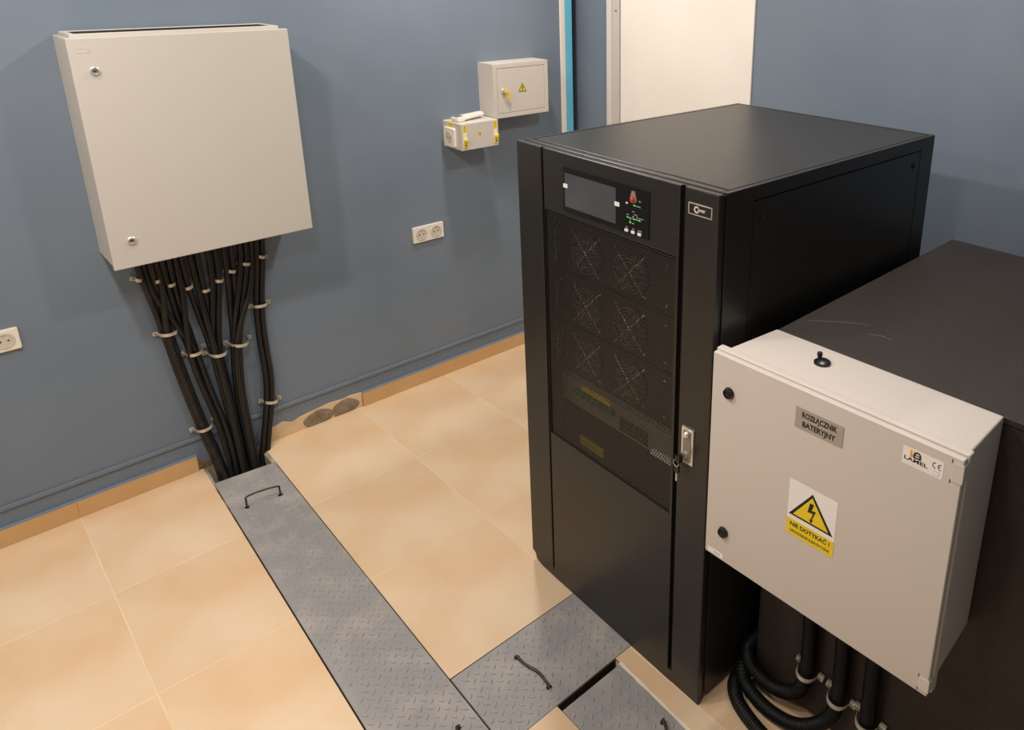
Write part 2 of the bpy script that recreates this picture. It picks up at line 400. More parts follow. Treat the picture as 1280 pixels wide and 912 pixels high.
handle(tc_, cx, cy, [(A.x, A.y, -.003), (A.x, A.y, .004), (A.x*.72+B.x*.28, A.y*.72+B.y*.28, .006), (A.x*.4+B.x*.6+.008, A.y*.4+B.y*.6, .006), (B.x+.003, B.y+.015, .005), (B.x, B.y, .004), (B.x, B.y, -.003)], .002, .0038)
poly3 = [(T3[0][0]-.003, T3[0][1]-.002), (T3[3][0]+.002, T3[3][1]-.002), (T3[2][0]+.002, T3[2][1]), (T3[1][0]-.003, T3[1][1])]
t3, cx, cy = cover(poly3, 0.0, 'grey tread plate beyond the dark open gap')
A = at_floor(829, 903, 0)
handle(t3, cx, cy, [(A.x, A.y, -.003), (A.x, A.y, .01), (A.x-.02, A.y-.03, .012), (A.x-.05, A.y-.06, .01), (A.x-.052, A.y-.064, -.003)], 0, .0036)

# ------------------------------------------------------------------ hanging wall cabinet
X0, X1, Z0, Z1, DP = .137, .730, .879, 1.554, .209
wc = empty('wall_cabinet', (X0, 0, Z0)); W_, H_ = X1-X0, Z1-Z0
tag(wc, 'large pale grey metal cabinet hanging on the blue wall above black cables', 'electrical cabinet')
b = MB().box(.004, W_-.003, -.188, -.0005, .003, H_-.003, .002); b.box(.012, W_-.011, -.195, -.186, .011, H_-.011)
b.build('body', M_cab, wc)
dr = MB().box(0, W_, -DP, -.193, 0, H_, .0025).build('door', M_cab, wc)
def cam_lock(x, z):
    fr = frame(FY, (x, -DP, z))
    lk = MB().lathe([(.0125, 0), (.0125, .003), (.010, .0055), (.0075, .0055), (.0065, .002), (0, .002)], fr, 24).build('lock', M_chrome, dr, True)
    MB().box(x-.004, x+.004, -DP-.005, -DP-.002, z-.0015, z+.0015).build('lock_key_slot', M_dark, wc)
cam_lock(.19-X0, 1.4625-Z0); cam_lock(.195-X0, .962-Z0)
b = MB(); fr = frame(FY, (.036, -DP, 1.5204-Z0))
for v in (-.006, .006): b.prism(rect(-.016, -.002, v-.0012, v+.0012), fr, 0, .0006)
for s in (1, -1): b.prism([(.004, -s*.007), (.008, -s*.007), (.018, s*.007), (.014, s*.007)][::s], fr, 0, .0006 if s > 0 else .0007)
b.build('embossed_mark', M_cab, wc)
# flange plate with gasket on top
z = H_-.003
b = MB(); fa, fb, fc, fd_ = .016, W_-.014, -.172, -.018
for x0, x1, y0, y1 in ((fa, fb, fc, fc+.016), (fa, fb, fd_-.016, fd_), (fa, fa+.016, fc+.016, fd_-.016), (fb-.016, fb, fc+.016, fd_-.016)): b.box(x0, x1, y0, y1, z, z+.011, .002)
b.build('flange', M_cab, wc)
b = MB(); fa += .0162; fb -= .0162; fc += .0162; fd_ -= .0162
for x0, x1, y0, y1 in ((fa, fb, fc, fc+.006), (fa, fb, fd_-.006, fd_), (fa, fa+.006, fc+.006, fd_-.006), (fb-.006, fb, fc+.006, fd_-.006)): b.box(x0, x1, y0, y1, z, z+.009, .001)
b.build('gasket', M_gasket, wc)
MB().box(fa+.006, fb-.006, fc+.006, fd_-.006, z, z+.003, .001).build('cover_plate', M_cab, wc)

# ------------------------------------------------------------------ cables from the wall cabinet to the trench
def zc(u, v, y): p = at_wall(130+u/2.6828, 280+v/2.6828, y); return (p.x, y, p.z)
CR = .0096
bundles = [   # name, material, pixel of each cable's start under the cabinet (with the upper clamp), then the common way down
 ('leftmost bundle with three clamps', M_cabled, [[(118, 120), (140, 195)], [(142, 120), (163, 195)], [(165, 120), (186, 195)]],
   [(207, 352), (258, 500), (326, 668), (372, 770), (402, 860)]),
 ('second bundle from the left', M_cable, [[(188, 110), (212, 200)], [(212, 110), (234, 195)], [(236, 105), (252, 190)], [(130, 150), (190, 270)]],
   [(296, 420), (338, 540), (404, 690), (438, 850)]),
 ('middle bundle', M_cable, [[(250, 105), (280, 207)], [(310, 100), (335, 216)], [(345, 95), (365, 190)], [(372, 90), (388, 184)], [(286, 110), (318, 230)]],
   [(372, 418), (412, 570), (444, 720), (462, 850)]),
 ('fourth bundle from the left', M_cable, [[(398, 75), (412, 154)], [(425, 70), (436, 153)], [(450, 60), (462, 129)], [(478, 55), (482, 130)], [(496, 50), (496, 170)]],
   [(443, 386), (452, 540), (480, 700), (496, 845)]),
 ('rightmost pair', M_cable, [[(514, 45), (514, 110)], [(532, 45), (530, 110)]],
   [(518, 267), (532, 400), (551, 500), (553, 586), (540, 680), (520, 800)])]
import numpy as np
def spline(P, n):
    P = [Vector(p) for p in P]; E = [2*P[0]-P[1]] + P + [2*P[-1]-P[-2]]; out = []
    for k in range(n):
        t = k/(n-1)*(len(P)-1); i = min(int(t), len(P)-2); t -= i; a, b_, c, d_ = E[i:i+4]
        out.append(.5*((2*b_)+(c-a)*t+(2*a-5*b_+4*c-d_)*t*t+(3*b_-a-3*c+d_)*t**3))
    return out
NP = 56; lines = []; meta = []
for nm, mt, starts, way in bundles:
    n = len(starts); pk = 2*CR+.0005
    cols = 1 if n == 2 and False else 2
    for k, st in enumerate(starts):
        row, colm = divmod(k, cols); ox = (colm-.5)*pk if not (row == n//cols and n % cols) else 0
        if n == 3: ox, row = ((-.5*pk, 0), (.5*pk, 0), (0., .87))[k]
        pts = [zc(u, v, -CR-.006) for u, v in st]
        for q, (u, v) in enumerate(way):
            c = zc(u, v, -CR-.004-row*pk); f_ = q/max(1, len(way)-1)
            pts.append((c[0]+ox, c[1]-f_**4*.045, c[2]))
        e = pts[-1]; pts.append((e[0]+.002, e[1]-.008, -.05)); pts.append((e[0]+.002, e[1]-.03, -.12))
        pts[0] = (pts[0][0], pts[0][1], Z0-.001)
        lines.append([tuple(q) for q in spline(pts, NP)]); meta.append((nm, mt))
A_ = np.array(lines); home = A_.copy(); nl = len(lines); ids = np.repeat(np.arange(nl), NP)
for it in range(70):                    # push neighbouring cables apart until they only touch
    P_ = A_.reshape(-1, 3); dd = P_[:, None, :]-P_[None, :, :]; L_ = np.sqrt((dd**2).sum(-1))+1e-9
    pen = np.clip(2*CR+.0006-L_, 0, None); pen[ids[:, None] == ids[None, :]] = 0
    cnt = (pen > 0).sum(1).clip(1)[:, None]
    A_ = (P_ + (dd/L_[..., None]*pen[..., None]*.5).sum(1)/cnt*1.3).reshape(nl, NP, 3)
    A_[:, 1:-1] = .8*A_[:, 1:-1]+.1*(A_[:, 2:]+A_[:, :-2])
    if it < 55: A_ = A_*.94+home*.06
    A_[:, :, 1] = np.minimum(A_[:, :, 1], -CR-.001); A_[:, 0, 2] = Z0-.001
for ln, (nm, mt) in zip(A_, meta):
    o = MB().tube([tuple(q) for q in ln], CR, 10, False).build('power_cable', mt)
    tag(o, 'thick black power cable in the ' + nm + ' below the hanging cabinet', 'cable', 'cables of the ' + nm)
def clamp(P, Q, out, label, group, parent_fn=None):
    """saddle clamp between two wall points P and Q, arching out by `out`"""
    P = Vector(P); Q = Vector(Q); mid = (P+Q)/2
    t = empty('cable_clamp', mid); U = (Q-P).normalized(); N = Vector((0, -1, 0)) if abs(U.y) < .6 else Vector((-1, 0, 0))
    V = N.cross(U).normalized(); L = (Q-P).length; ww = .0055
    b = MB(); n = 12; sec = []
    for k in range(n+1):
        s = k/n; a = math.pi*s
        x = -L/2*.82*math.cos(a); h = .004+out*math.sin(a)**.7 if 0 < k < n else .004
        sec.append((x, h))
    sec = [(-L/2, .004)] + sec + [(L/2, .004)]
    prev = None
    for x, h in sec:
        c = U*x+N*h
        ring = [b.bm.verts.new(c+V*ww), b.bm.verts.new(c-V*ww), b.bm.verts.new(c-V*ww+N*.002), b.bm.verts.new(c+V*ww+N*.002)]
        if prev:
            for k in range(4): b.bm.faces.new((prev[k], prev[(k+1) % 4], ring[(k+1) % 4], ring[k]))
        else: b.bm.faces.new(ring[::-1])
        prev = ring
    b.bm.faces.new(prev); b.build('strap', M_steel, t, True)
    for s in (-1, 1):
        c = U*(s*L/2); R3 = Matrix((U, V, U.cross(V))).transposed(); 
        if (U.cross(V)).dot(N) < 0: R3 = Matrix((U, -V, N)).transposed()
        f4 = frame(R3, c)
        bl = MB().prism(rect(-.0075, .0075, -.007, .007), f4, 0, .010, .001).build('foot', M_steel, t)
        MB().lathe([(.0035, .010), (.0035, .0135), (0, .0135)], f4, 8).build('bolt_head', M_grey, t)
    tag(t, label, 'cable clamp', group)
    return t
top_cl = [((95, 181), (128, 183)), ((160, 190), (188, 180)), ((200, 205), (240, 190)), ((258, 216), (298, 197)), ((316, 222), (355, 210)), ((360, 186), (400, 182)), ((403, 153), (442, 152)), ((450, 128), (490, 128)), ((505, 103), (538, 106))]
def mid_cl(p, q): return zc(p[0], p[1], -.0005), zc(q[0], q[1], -.0005)
for i, (p, q) in enumerate(top_cl):
    P, Q = mid_cl(p, q)
    clamp(P, Q, .024, 'small silver clamp, %s from the left in the upper row under the hanging cabinet' % ORD[i], 'upper row of cable clamps')
names = ['upper silver clamp holding the leftmost dusty cable bundle', 'lower silver clamp holding the leftmost dusty cable bundle', 'silver clamp around the second cable bundle from the left', 'silver clamp around the middle cable bundle', 'silver clamp around the fourth cable bundle from the left', 'upper silver clamp holding the rightmost cable pair', 'lower silver clamp holding the rightmost cable pair']
for (p, q, o_), nm in zip([((170, 366), (248, 345), .043), ((293, 687), (365, 651), .048), ((260, 433), (332, 406), .048), ((334, 430), (410, 405), .066), ((404, 395), (482, 375), .066), ((488, 273), (547, 260), .027), ((523, 591), (584, 580), .034)], names):
    P, Q = mid_cl(p, q); clamp(P, Q, o_, nm, 'larger cable clamps')

# ------------------------------------------------------------------ wall sockets
def socket_insert(parent, fr, r=.0195):
    b = MB(); b.lathe([(r+.006, 0), (r+.006, .0016), (r+.002, .0022), (r, .0016), (r*.96, -.0), (r*.94, .0006), (0, .0006)], fr, 28)
    s = b.build('socket_well', M_sockh, parent, True)
    for u in (-.0095, .0095): MB().lathe([(.0028, .0006), (.0028, .0011)], fr @ Matrix.Translation((u, 0, 0)), 10).build('pin_hole', M_dark, parent)
    for v in (-1, 1): MB().prism(rect(-.003, .003, v*r*.93-.0022, v*r*.93+.0022), fr, .0005, .0024).build('earth_clip', M_steel, parent)
    return s
def double_socket(x0, z0, label):
    t = empty('wall_socket', (x0, 0, z0)); wd, ht = .143, .0685
    MB().prism(rrect(0, wd, 0, ht, .005), frame(FY, (0, 0, 0)), .0004, .0095, .0025).build('frame', M_socket, t)
    for k in (.26, .74):
        fr = frame(FY, (wd*k, -.0095, ht/2)); socket_insert(t, fr)
    tag(t, label, 'wall socket', 'white double wall sockets')
double_socket(1.211, .6475, 'white double socket on the blue wall below the small boxes')
double_socket(-.246, .638, 'white double socket at the left edge of the blue wall')

# ------------------------------------------------------------------ distribution box with yellow keys
db = empty('distribution_box', (1.573, 0, 1.141)); w_, h_, d_ = .286, .226, .11
tag(db, 'pale grey metal wall box with yellow keys in its lock', 'distribution box')
b = MB()
for a in ((0, w_, -d_+.004, -.0005, 0, .012), (0, w_, -d_+.004, -.0005, h_-.012, h_), (0, .012, -d_+.004, -.0005, .012, h_-.012), (w_-.012, w_, -d_+.004, -.0005, .012, h_-.012), (.01, w_-.01, -.02, -.0005, .01, h_-.01)): b.box(*a)
b.build('body', M_boxg, db)
b = MB(); e = .019
for a in ((0, w_, 0, e), (0, w_, h_-e, h_), (0, e, e, h_-e), (w_-e, w_, e, h_-e)): b.box(a[0], a[1], -d_, -d_+.004, a[2], a[3], .0012)
b.build('front_frame', M_boxg, db)
do = MB().box(e+.0015, w_-e-.0015, -d_+.0005, -d_+.004, e+.0015, h_-e-.0015, .001).build('door', M_boxg, db)
MB().box(.012, w_-.012, -d_+.008, -d_+.006, .012, h_-.012).build('door_rebate', M_blackg, db)
lx, lz = at_wall(629, 113.5, -d_).x-1.573, at_wall(629, 113.5, -d_).z-1.141
fr = frame(FY, (lx, -d_, lz))
MB().lathe([(.011, 0), (.011, .004), (.0085, .008), (0, .008)], fr, 20).build('lock', M_chrome, db, True)
b = MB().prism(rrect(-.003, .017, -.007, .005, .003), fr, .014, .0175); b.prism(rect(-.002, .002, -.0012, .0012), fr, .006, .016); b.build('key', M_yellow, db)
b = MB().prism(rrect(.013, .03, -.032, -.013, .004), fr, .010, .0135); b.build('key', M_yellow, db)
MB().prism(rect(.020, .023, -.05, -.031), fr, .011, .0128).build('key_blade', M_steel, db)
MB().tube([fr @ Vector((.013+.006*math.cos(t), -.009+.008*math.sin(t), .0145)) for t in [k*math.pi/6 for k in range(13)]], .0009, 6, False).build('key_ring', M_steel, db)
def warn_tri(parent, fr, s, w=.0004, plain=False, name='warning_triangle', flip=1):
    h = s*.866
    tri = lambda k, dz=0.: [(-s/2*k, flip*(-h/3*k+dz)), (s/2*k, flip*(-h/3*k+dz)), (0, flip*(2*h/3*k+dz))][::flip]
    o = MB().prism(tri(1.), fr, 0, w).build(name, M_print if not plain else M_ylab, parent)
    if not plain: MB().prism(tri(.80), fr, w, w+.0003).build('yellow_field', M_ylab, parent)
    bolt = [(.02, .36), (.10, .36), (.03, .12), (.13, .12), (-.02, -.13), (.02, -.13), (-.045, -.26), (-.10, -.10), (-.06, -.11), (.01, .03), (-.10, .03)]
    MB().prism([(x*s, flip*y*s) for x, y in bolt][::flip], fr, w+.0003, w+.0007).build('lightning_bolt', M_print, parent)
p = at_wall(653, 110, -d_)
warn_tri(db, frame(FY, (p.x-1.573, -d_, p.z-1.141-.002)), .042)

# ------------------------------------------------------------------ small socket box under it
sb = empty('socket_box', (1.389, 0, 1.038)); w_, h_, d_ = .178, .108, .14
tag(sb, 'small pale grey metal box with side socket and yellow labels', 'socket box')
MB().box(0, w_, -d_, -.0005, 0, h_, .0015).build('body', M_boxg, sb)
FL = Matrix(((0, 0, -1), (-1, 0, 0), (0, 1, 0)))
fr = frame(FL, (0, -.061, .048))
MB().prism(rrect(-.038, .038, -.04, .038, .005), fr, 0, .011, .003).build('socket_frame', M_socket, sb)
socket_insert(sb, frame(FL, (-.011, -.061, .047)), .0185)
MB().prism(rect(-.02, .018, .042, .056), fr, 0, .0006).build('yellow_label', M_ylab, sb)
text('label_print', 'AC', .010, frame(FL, (0, -.061, .0975)), .0006, M_print, sb)
for u, top_ in ((.016, .103), (.163, .105)):
    f2 = frame(FY, (u, -d_, 0))
    MB().prism(rect(-.008, .008, .072, top_-.002), f2, 0, .0006).build('yellow_label', M_ylab, sb)
    text('label_print', '3\n1', .012, frame(FY, (u, -d_, .088)), .0006, M_print, sb)
    MB().prism(rect(-.0085, .0085, .028, .070), f2, 0, .003, .001).build('breaker', M_socket, sb)
    MB().prism(rrect(-.007, .009, .037, .048, .002), f2, .003, .014, .0015).build('breaker_lever', M_yellow, sb)
    MB().prism(rect(-.0075, .0075, .012, .034), f2, .0, .0038).build('yellow_label', M_ylab, sb)
    MB().prism(rrect(-.003, .003, .018, .025, .002), f2, .0038, .0042).build('label_print', M_print, sb)
warn_tri(sb, frame(FY, (.087, -d_, .062)), .021, .0005, True, 'yellow_triangle', -1)
# white handset lying on it
hs = empty('handset', (1.389+.085, -.065, 1.038+h_), math.radians(8))
tag(hs, 'white handheld device lying on top of the small socket box', 'handset')
b = MB().hexa([(-.075, -.024, 0), (-.035, -.024, 0), (-.035, .024, 0), (-.075, .024, 0), (-.078, -.022, .02), (-.035, -.02, .022), (-.035, .02, .022), (-.078, .022, .02)])
bmesh.ops.bevel(b.bm, geom=list(b.bm.edges), offset=.004, segments=2, affect='EDGES')
b.build('head', M_socket, hs, True)
b = MB().hexa([(-.045, -.022, .003), (.072, -.02, .010), (.072, .02, .010), (-.045, .022, .003), (-.045, -.02, .022), (.072, -.017, .026), (.072, .017, .026), (-.045, .02, .022)])
bmesh.ops.bevel(b.bm, geom=list(b.bm.edges), offset=.005, segments=3, affect='EDGES')
b.build('grip', M_socket, hs, True)
MB().box(-.07, -.04, -.014, .014, .0205, .0235, .001).build('display', mat('grey_lcd', (120, 120, 116), .25), hs)

# ------------------------------------------------------------------ the tall black UPS cabinet
UO = (.8836, -1.8865, 0); UY = -.021
up_ = empty('ups_cabinet', UO, UY); UD, UW, UH = .8926, .690, 1.322
tag(up_, 'tall black power supply cabinet with perforated door and small display', 'ups cabinet')
DT = .022    # door thickness
b = MB()
b.box(DT+.004, UD, .010, .016, .025, UH-.004)                # near side sheet
b.box(DT+.004, .112, 0, .012, .025, UH, .0015); b.box(.822, UD, 0, .012, .025, UH, .0015)
b.box(.112, .822, 0, .012, 1.290, UH, .0015); b.box(.112, .822, 0, .012, .025, .05, .0015)
b.box(DT+.004, UD, UW-.012, UW, .025, UH, .0015)            # far side
b.box(UD-.012, UD, .012, UW-.012, .025, UH, .001)           # back
b.box(DT+.004, UD, .012, UW-.012, .025, .045)               # bottom
b.box(DT+.004, UD, .012, UW-.012, UH-.03, UH-.006)          # roof sheet
b.box(DT+.003, .0465, 0.012, UW-.012, UH-.03, UH-.0002, .004)      # roof front strip
b.box(.88, UD, .012, UW-.012, UH-.03, UH-.0005)
b.build('body', M_black, up_)
MB().box(.049, .878, .0145, UW-.0145, UH-.008, UH, .003).build('top_panel', M_black, up_)
sp = MB().box(.1145, .8195, .0003, .010, .0525, 1.2875, .001).build('side_panel', M_black, up_)
for x, z in ((.141, 1.249), (.789, 1.253)):
    fr = frame(FY, (x, .0003, z)); MB().lathe([(.009, 0), (.009, .002), (.006, .003), (.005, .001), (0, .001)], fr, 18).build('panel_lock', M_knob, sp, True)
for x in (.08, .82):
    for y in (.06, UW-.06):
        MB().lathe([(.03, .0), (.03, .012), (.012, .012), (.012, .026), (0, .026)], frame(FZ, (x, y, 0)), 18).build('levelling_foot', M_knob, up_, True)
# door: backing with opening, three front faces
MYa, MYb, MZa, MZb = .1125, .5755, .508, 1.163
fo = frame(FX, (0, 0, 0))              # u = -y
def py(y0, y1, z0, z1): return rect(-y1, -y0, z0, z1)
b = MB()
for a in ((.002, MYa+.002, .03, UH-.004), (MYb-.002, UW-.002, .04, UH-.004), (MYa+.002, MYb-.002, .012, MZa+.003), (MYa+.002, MYb-.002, MZb-.003, UH-.004)): b.box(.012, DT, *a)
b.box(.0115, DT, .004, UW-.004, UH-.012, UH-.001, .003)
fd = b.build('front_door', M_blackg, up_)
bot = [(-.69, .035), (-.6695, .0345), (-.6695, .011), (-.642, .004), (0, .0005)]
# near pilaster, far pilaster, centre
MB().prism([(-.091, .036), (-.091, .0012), (0, .0005), (0, UH), (-.091, UH)], fo, -.0125, 0, .0035).build('door_stile', M_black, fd)
MB().prism([(-.69, .035), (-.6695, .0345), (-.6695, .011), (-.642, .004), (-.585, .0038), (-.585, UH), (-.69, UH)], fo, -.0125, 0, .0035).build('door_stile', M_black, fd)
b = MB()
b.prism([(-.577, .0362), (-.105, .0362), (-.105, MZa), (-.577, MZa)], fo, -.0125, 0)
b.prism([(-.585, .0038), (-.091, .0012), (-.091, .0362), (-.585, .0362)], fo, -.0125, -.0004)
b.prism(py(.105, .577, MZb, UH), fo, -.0125, 0, .003)
b.prism(py(.105, MYa, MZa, MZb), fo, -.0125, 0); b.prism(py(MYb, .577, MZa, MZb), fo, -.0125, 0)
b.build('door_centre', M_black, fd)
# perforated sheet (real holes)
pit = .0076; hr = .0025
me = D.meshes.new('perforated_sheet'); vv = []; ff = []
ny = int((MYb-MYa+.006)/pit)+2; nz = int((MZb-MZa+.006)/(pit*.866))+1
ph = pit*.866
for j in range(nz):
    z = MZa-.003+j*ph; zc0 = min(z+ph, MZb+.003)
    off = pit/2 if j % 2 else 0
    for i in range(ny):
        y = MYa-.004+i*pit-off; y0 = max(MYa-.004, y); y1 = min(MYb+.004, y+pit)
        if y1-y0 < pit*.95:
            if y1-y0 > 1e-4:
                k = len(vv); vv += [(.004, y0, z), (.004, y1, z), (.004, y1, zc0), (.004, y0, zc0)]; ff.append((k, k+1, k+2, k+3))
            continue
        k = len(vv); cy_, cz_ = (y0+y1)/2, z+ph/2
        for a in range(8):
            t = a*math.pi/4; cx2, sx2 = math.cos(t), math.sin(t); q = max(abs(cx2), abs(sx2))
            vv.append((.004, cy_+cx2/q*pit/2, cz_+sx2/q*ph/2))
        for a in range(8):
            t = a*math.pi/4; vv.append((.004, cy_+hr*math.cos(t), cz_+hr*math.sin(t)))
        for a in range(8): ff.append((k+a, k+(a+1) % 8, k+8+(a+1) % 8, k+8+a))
me.from_pydata(vv, [], ff); me.materials.append(M_mesh); me.update()
ps = D.objects.new('perforated_sheet', me); COL.objects.link(ps); ps.parent = fd
# name plate
np_ = MB().prism(rrect(-.080, -.0155, 1.2683, 1.2935, .002), fo, 0, .0015).build('name_plate', M_steel, fd)
MB().prism(rect(-.0775, -.018, 1.2708, 1.2910), fo, .0015, .0019).build('name_plate_field', M_print, up_)
b = MB(); cyu, czu = -.0565, 1.281
outer = []; inner = []
for k in range(15):
    t = math.radians(40+280*k/14); outer.append((cyu+.0075*math.cos(t), czu+.0075*math.sin(t))); inner.append((cyu+.0042*math.cos(t), czu+.0042*math.sin(t)))
for k in range(14): b.prism([inner[k], inner[k+1], outer[k+1], outer[k]], fo, .0019, .0023)
b.build('logo_ring', M_frame, up_)
text('logo_lettering', 'over', .012, frame(FX, (0, .043, 1.2815)), .0019, M_frame, up_, width=.021, bold=.0004)
# lock with keys
lk = MB().prism(rrect(-.0775, -.042, .677, .7695, .002), fo, 0, .004, .001).build('door_lock', M_chrome, up_)
MB().prism(rrect(-.071, -.0485, .684, .763, .003), fo, .004, .006, .001).build('lock_handle', M_grey, lk)
MB().lathe([(.008, 0), (.008, .006), (.005, .009), (0, .009)], frame(FX, (-.004, .0595, .7545)), 16).build('lock_button', M_chrome, lk, True)
MB().lathe([(.0085, 0), (.0085, .006), (0, .006)], frame(FX, (-.006, .062, .701)), 16).build('lock_cylinder', M_chrome, lk, True)
b = MB().prism(rrect(-.066, -.058, .688, .708, .0035), fo, .018, .030); b.prism(rrect(-.078, -.063, .684, .702, .005), fo, .020, .024, .001); b.build('key', M_knob, lk)
b = MB().prism(rrect(-.082, -.068, .652, .674, .005), fo, .016, .021, .001); b.build('key', M_knob, lk)
MB().prism(rect(-.078, -.074, .630, .653), fo, .0175, .0195).build('key_blade', M_steel, lk)
MB().tube([fo @ Vector((-.076+.008*math.cos(t), .679+.009*math.sin(t), .021)) for t in [k*math.pi/6 for k in range(13)]], .0009, 6, False).build('key_ring', M_steel, lk)
# display
dp = MB().prism(rrect(-.4955, -.194, 1.178, 1.2885, .003), fo, 0, .0025, .001).build('display_panel', M_glossy, up_)
MB().prism(rect(-.487, -.302, 1.191, 1.276), fo, .0025, .0029).build('screen', M_screen, dp)
MB().prism(rect(-.2835, -.2825, 1.18, 1.287), fo, .0025, .0029).build('panel_joint', M_blackg, dp)
for y, z in ((.4835, 1.2435), (.2965, 1.2395)): MB().prism(rrect(-y-.008, -y+.008, z-.005, z+.005, .001), fo, .0029, .0042).build('film_tab', M_stick, dp)
b = MB().prism([(x-.2415, z+1.262) for x, z in [(.0105*math.cos(t), .0085*math.sin(t)) for t in [math.pi+k*math.pi/8 for k in range(9)]]] + [(-.2415+.005, 1.281), (-.2415-.005, 1.281)], fo, .0025, .006, .001)
b.build('button_guard', M_clear, dp)
MB().lathe([(.0062, .006), (.0062, .010), (.004, .012), (0, .012)], frame(FX, (0, .2415, 1.262)), 16).build('stop_button', M_red, dp, True)
MB().prism(rrect(-.2665, -.2615, 1.2475, 1.2515, .001), fo, .0025, .004).build('buzzer', M_stick, dp)
for y, z in ((.2403, 1.2484), (.2614, 1.2169), (.2402, 1.2165), (.2227, 1.2169), (.2529, 1.2061)): MB().prism(rrect(-y-.003, -y+.003, z-.0012, z+.0012, .0008), fo, .0025, .0032).build('status_light', M_led, dp)
b = MB()
for u0, u1, z0, z1 in ((-.258, -.2445, 1.2164, 1.2174), (-.237, -.226, 1.2162, 1.2172), (-.2535, -.2525, 1.207, 1.2164), (-.232, -.231, 1.2172, 1.2275), (-.2415, -.232, 1.2268, 1.2278)): b.prism(rect(u0, u1, z0, z1), fo, .0025, .003)
b.build('status_diagram', M_frame2, dp)
for y in (.2643, .2432, .222): MB().prism(rrect(-y-.0055, -y+.0055, 1.1822, 1.1888, .0012), fo, .0025, .005, .0006).build('push_button', M_stick, dp)
for y, z, s in ((.2643, 1.1925, 'ESC'), (.2432, 1.1925, 'OFF'), (.222, 1.1925, 'ENTER'), (.228, 1.248, 'NORMAL'), (.223, 1.2605, 'EPO'), (.2435, 1.2325, 'BYP'), (.262, 1.2222, 'REC'), (.2435, 1.2215, 'INV'), (.219, 1.2215, 'OUTPUT'), (.243, 1.2055, 'BAT')):
    text('print', s, .0042, frame(FX, (0, y, z)), .0025, M_frame2, dp)
# what stands behind the perforated door
def fan(parent, y, z):
    f4 = frame(FX, (.075, y, z)); R = .060
    b = MB()
    for r in (.018, .027, .036, .045, .054):
        b.tube([f4 @ Vector((r*math.cos(t), r*math.sin(t), .006)) for t in [k*math.pi/10 for k in range(21)]], .0011, 5, False, cap=False)
    b.build('fan_guard', M_ring, parent); b = MB()
    for a in (45, 135):
        ca, sa = math.cos(math.radians(a)), math.sin(math.radians(a))
        b.tube([f4 @ Vector((ca*-.072, sa*-.072, .005)), f4 @ Vector((ca*.072, sa*.072, .005))], .0018, 5, False)
    b.build('fan_guard_struts', M_chrome, parent)
    b = MB(); b.lathe([(.019, -.02), (.019, -.001), (0, -.001)], f4, 16)
    for k in range(7):
        a = 2*math.pi*k/7
        pts = []
        for rr, da, h in ((.018, 0, -.006), (.055, .10, -.003), (.055, .75, -.018), (.018, .6, -.018)):
            pts.append((rr*math.cos(a+da), rr*math.sin(a+da), h))
        lo = [(p[0], p[1], p[2]-.0012) for p in pts]
        b.hexa([f4 @ Vector(p) for p in lo] + [f4 @ Vector(p) for p in pts])
    b.build('fan_rotor', M_knob, parent)
    MB().lathe([(.058, -.02), (.058, .001), (.0615, .001), (.0615, -.02)], f4, 28).build('fan_rim', M_inner, parent, True)
    for sx in (-1, 1):
        for sz in (-1, 1): MB().lathe([(.003, 0), (.003, .004), (0, .004)], f4 @ Matrix.Translation((sx*.0525, sz*.0525, 0)), 8).build('screw', M_chrome, parent)
for z in (1.043, .893, .743):
    pm = MB().box(.078, .5, .10, .60, z-.07, z+.07, .002).build('power_module', M_inner, up_)
    for y in (.50, .333): fan(pm, y, z)
    b = MB().tube([(.076, .607, z-.047), (.055, .607, z-.047), (.055, .607, z+.047), (.076, .607, z+.047)], .0025, 6, False); b.build('module_handle', M_chrome, pm)
    for y in (.13, .21):
        for dz in (-.05, .05): MB().lathe([(.0035, 0), (.0035, .004), (0, .004)], frame(FX, (.078, y, z+dz)), 8).build('screw', M_chrome, pm)
cu_ = MB().box(.06, .45, .10, .60, .588, .664, .002).build('connection_unit', M_grey, up_)
MB().box(.057, .0605, .39, .51, .648, .662).build('yellow_label', M_ylab, cu_)
for k in range(7): MB().box(.048, .0605, .375+k*.024, .396+k*.024, .63, .646, .001).build('terminal', M_greent, cu_)
for k in range(6):
    for j in range(4): MB().box(.0575, .0605, .25+k*.018, .264+k*.018, .598+j*.011, .605+j*.011).build('vent_slot', M_blackg, cu_)
MB().box(.05, .062, .15, .23, .59, .604, .001).build('connector_strip', M_stick, cu_)
MB().box(.085, .4, .10, .60, .06, .57, .002).build('lower_bay_cover', M_inner, up_)
MB().box(.083, .0855, .45, .55, .44, .475).build('yellow_label', M_ylab, up_)
MB().tube([(.075, .17, .575), (.07, .165, .54), (.075, .17, .50), (.085, .17, .47)], .006, 8).build('yellow_wire', M_yellow, up_)

# ------------------------------------------------------------------ battery cabinet
bc = empty('battery_cabinet', (1.052, -1.9325, 0)); tag(bc, 'low wide dark brown black cabinet behind the pale switch box', 'battery cabinet')
b = MB().box(.004, .866, -1.05, 0, .02, .978, .002); b.build('body', M_batt, bc)
MB().box(0, .870, -1.054, .0, .981, .994, .002).build('top_plate', M_batt, bc)
MB().box(.02, .85, -1.04, -.012, 0, .021).build('plinth', M_blackg, bc)
b = MB()
for pa, pb in ((( .085, -.02), (.167, -.13)), ((.122, -.15), (.134, -.198))):
    b.tube([(pa[0], pa[1], .994), ((pa[0]+pb[0])/2+.006, (pa[1]+pb[1])/2, .994), (pb[0], pb[1], .994)], .0006, 4, True, 4)
b.build('scratch', mat('scratch', (120, 108, 96), .5), bc)

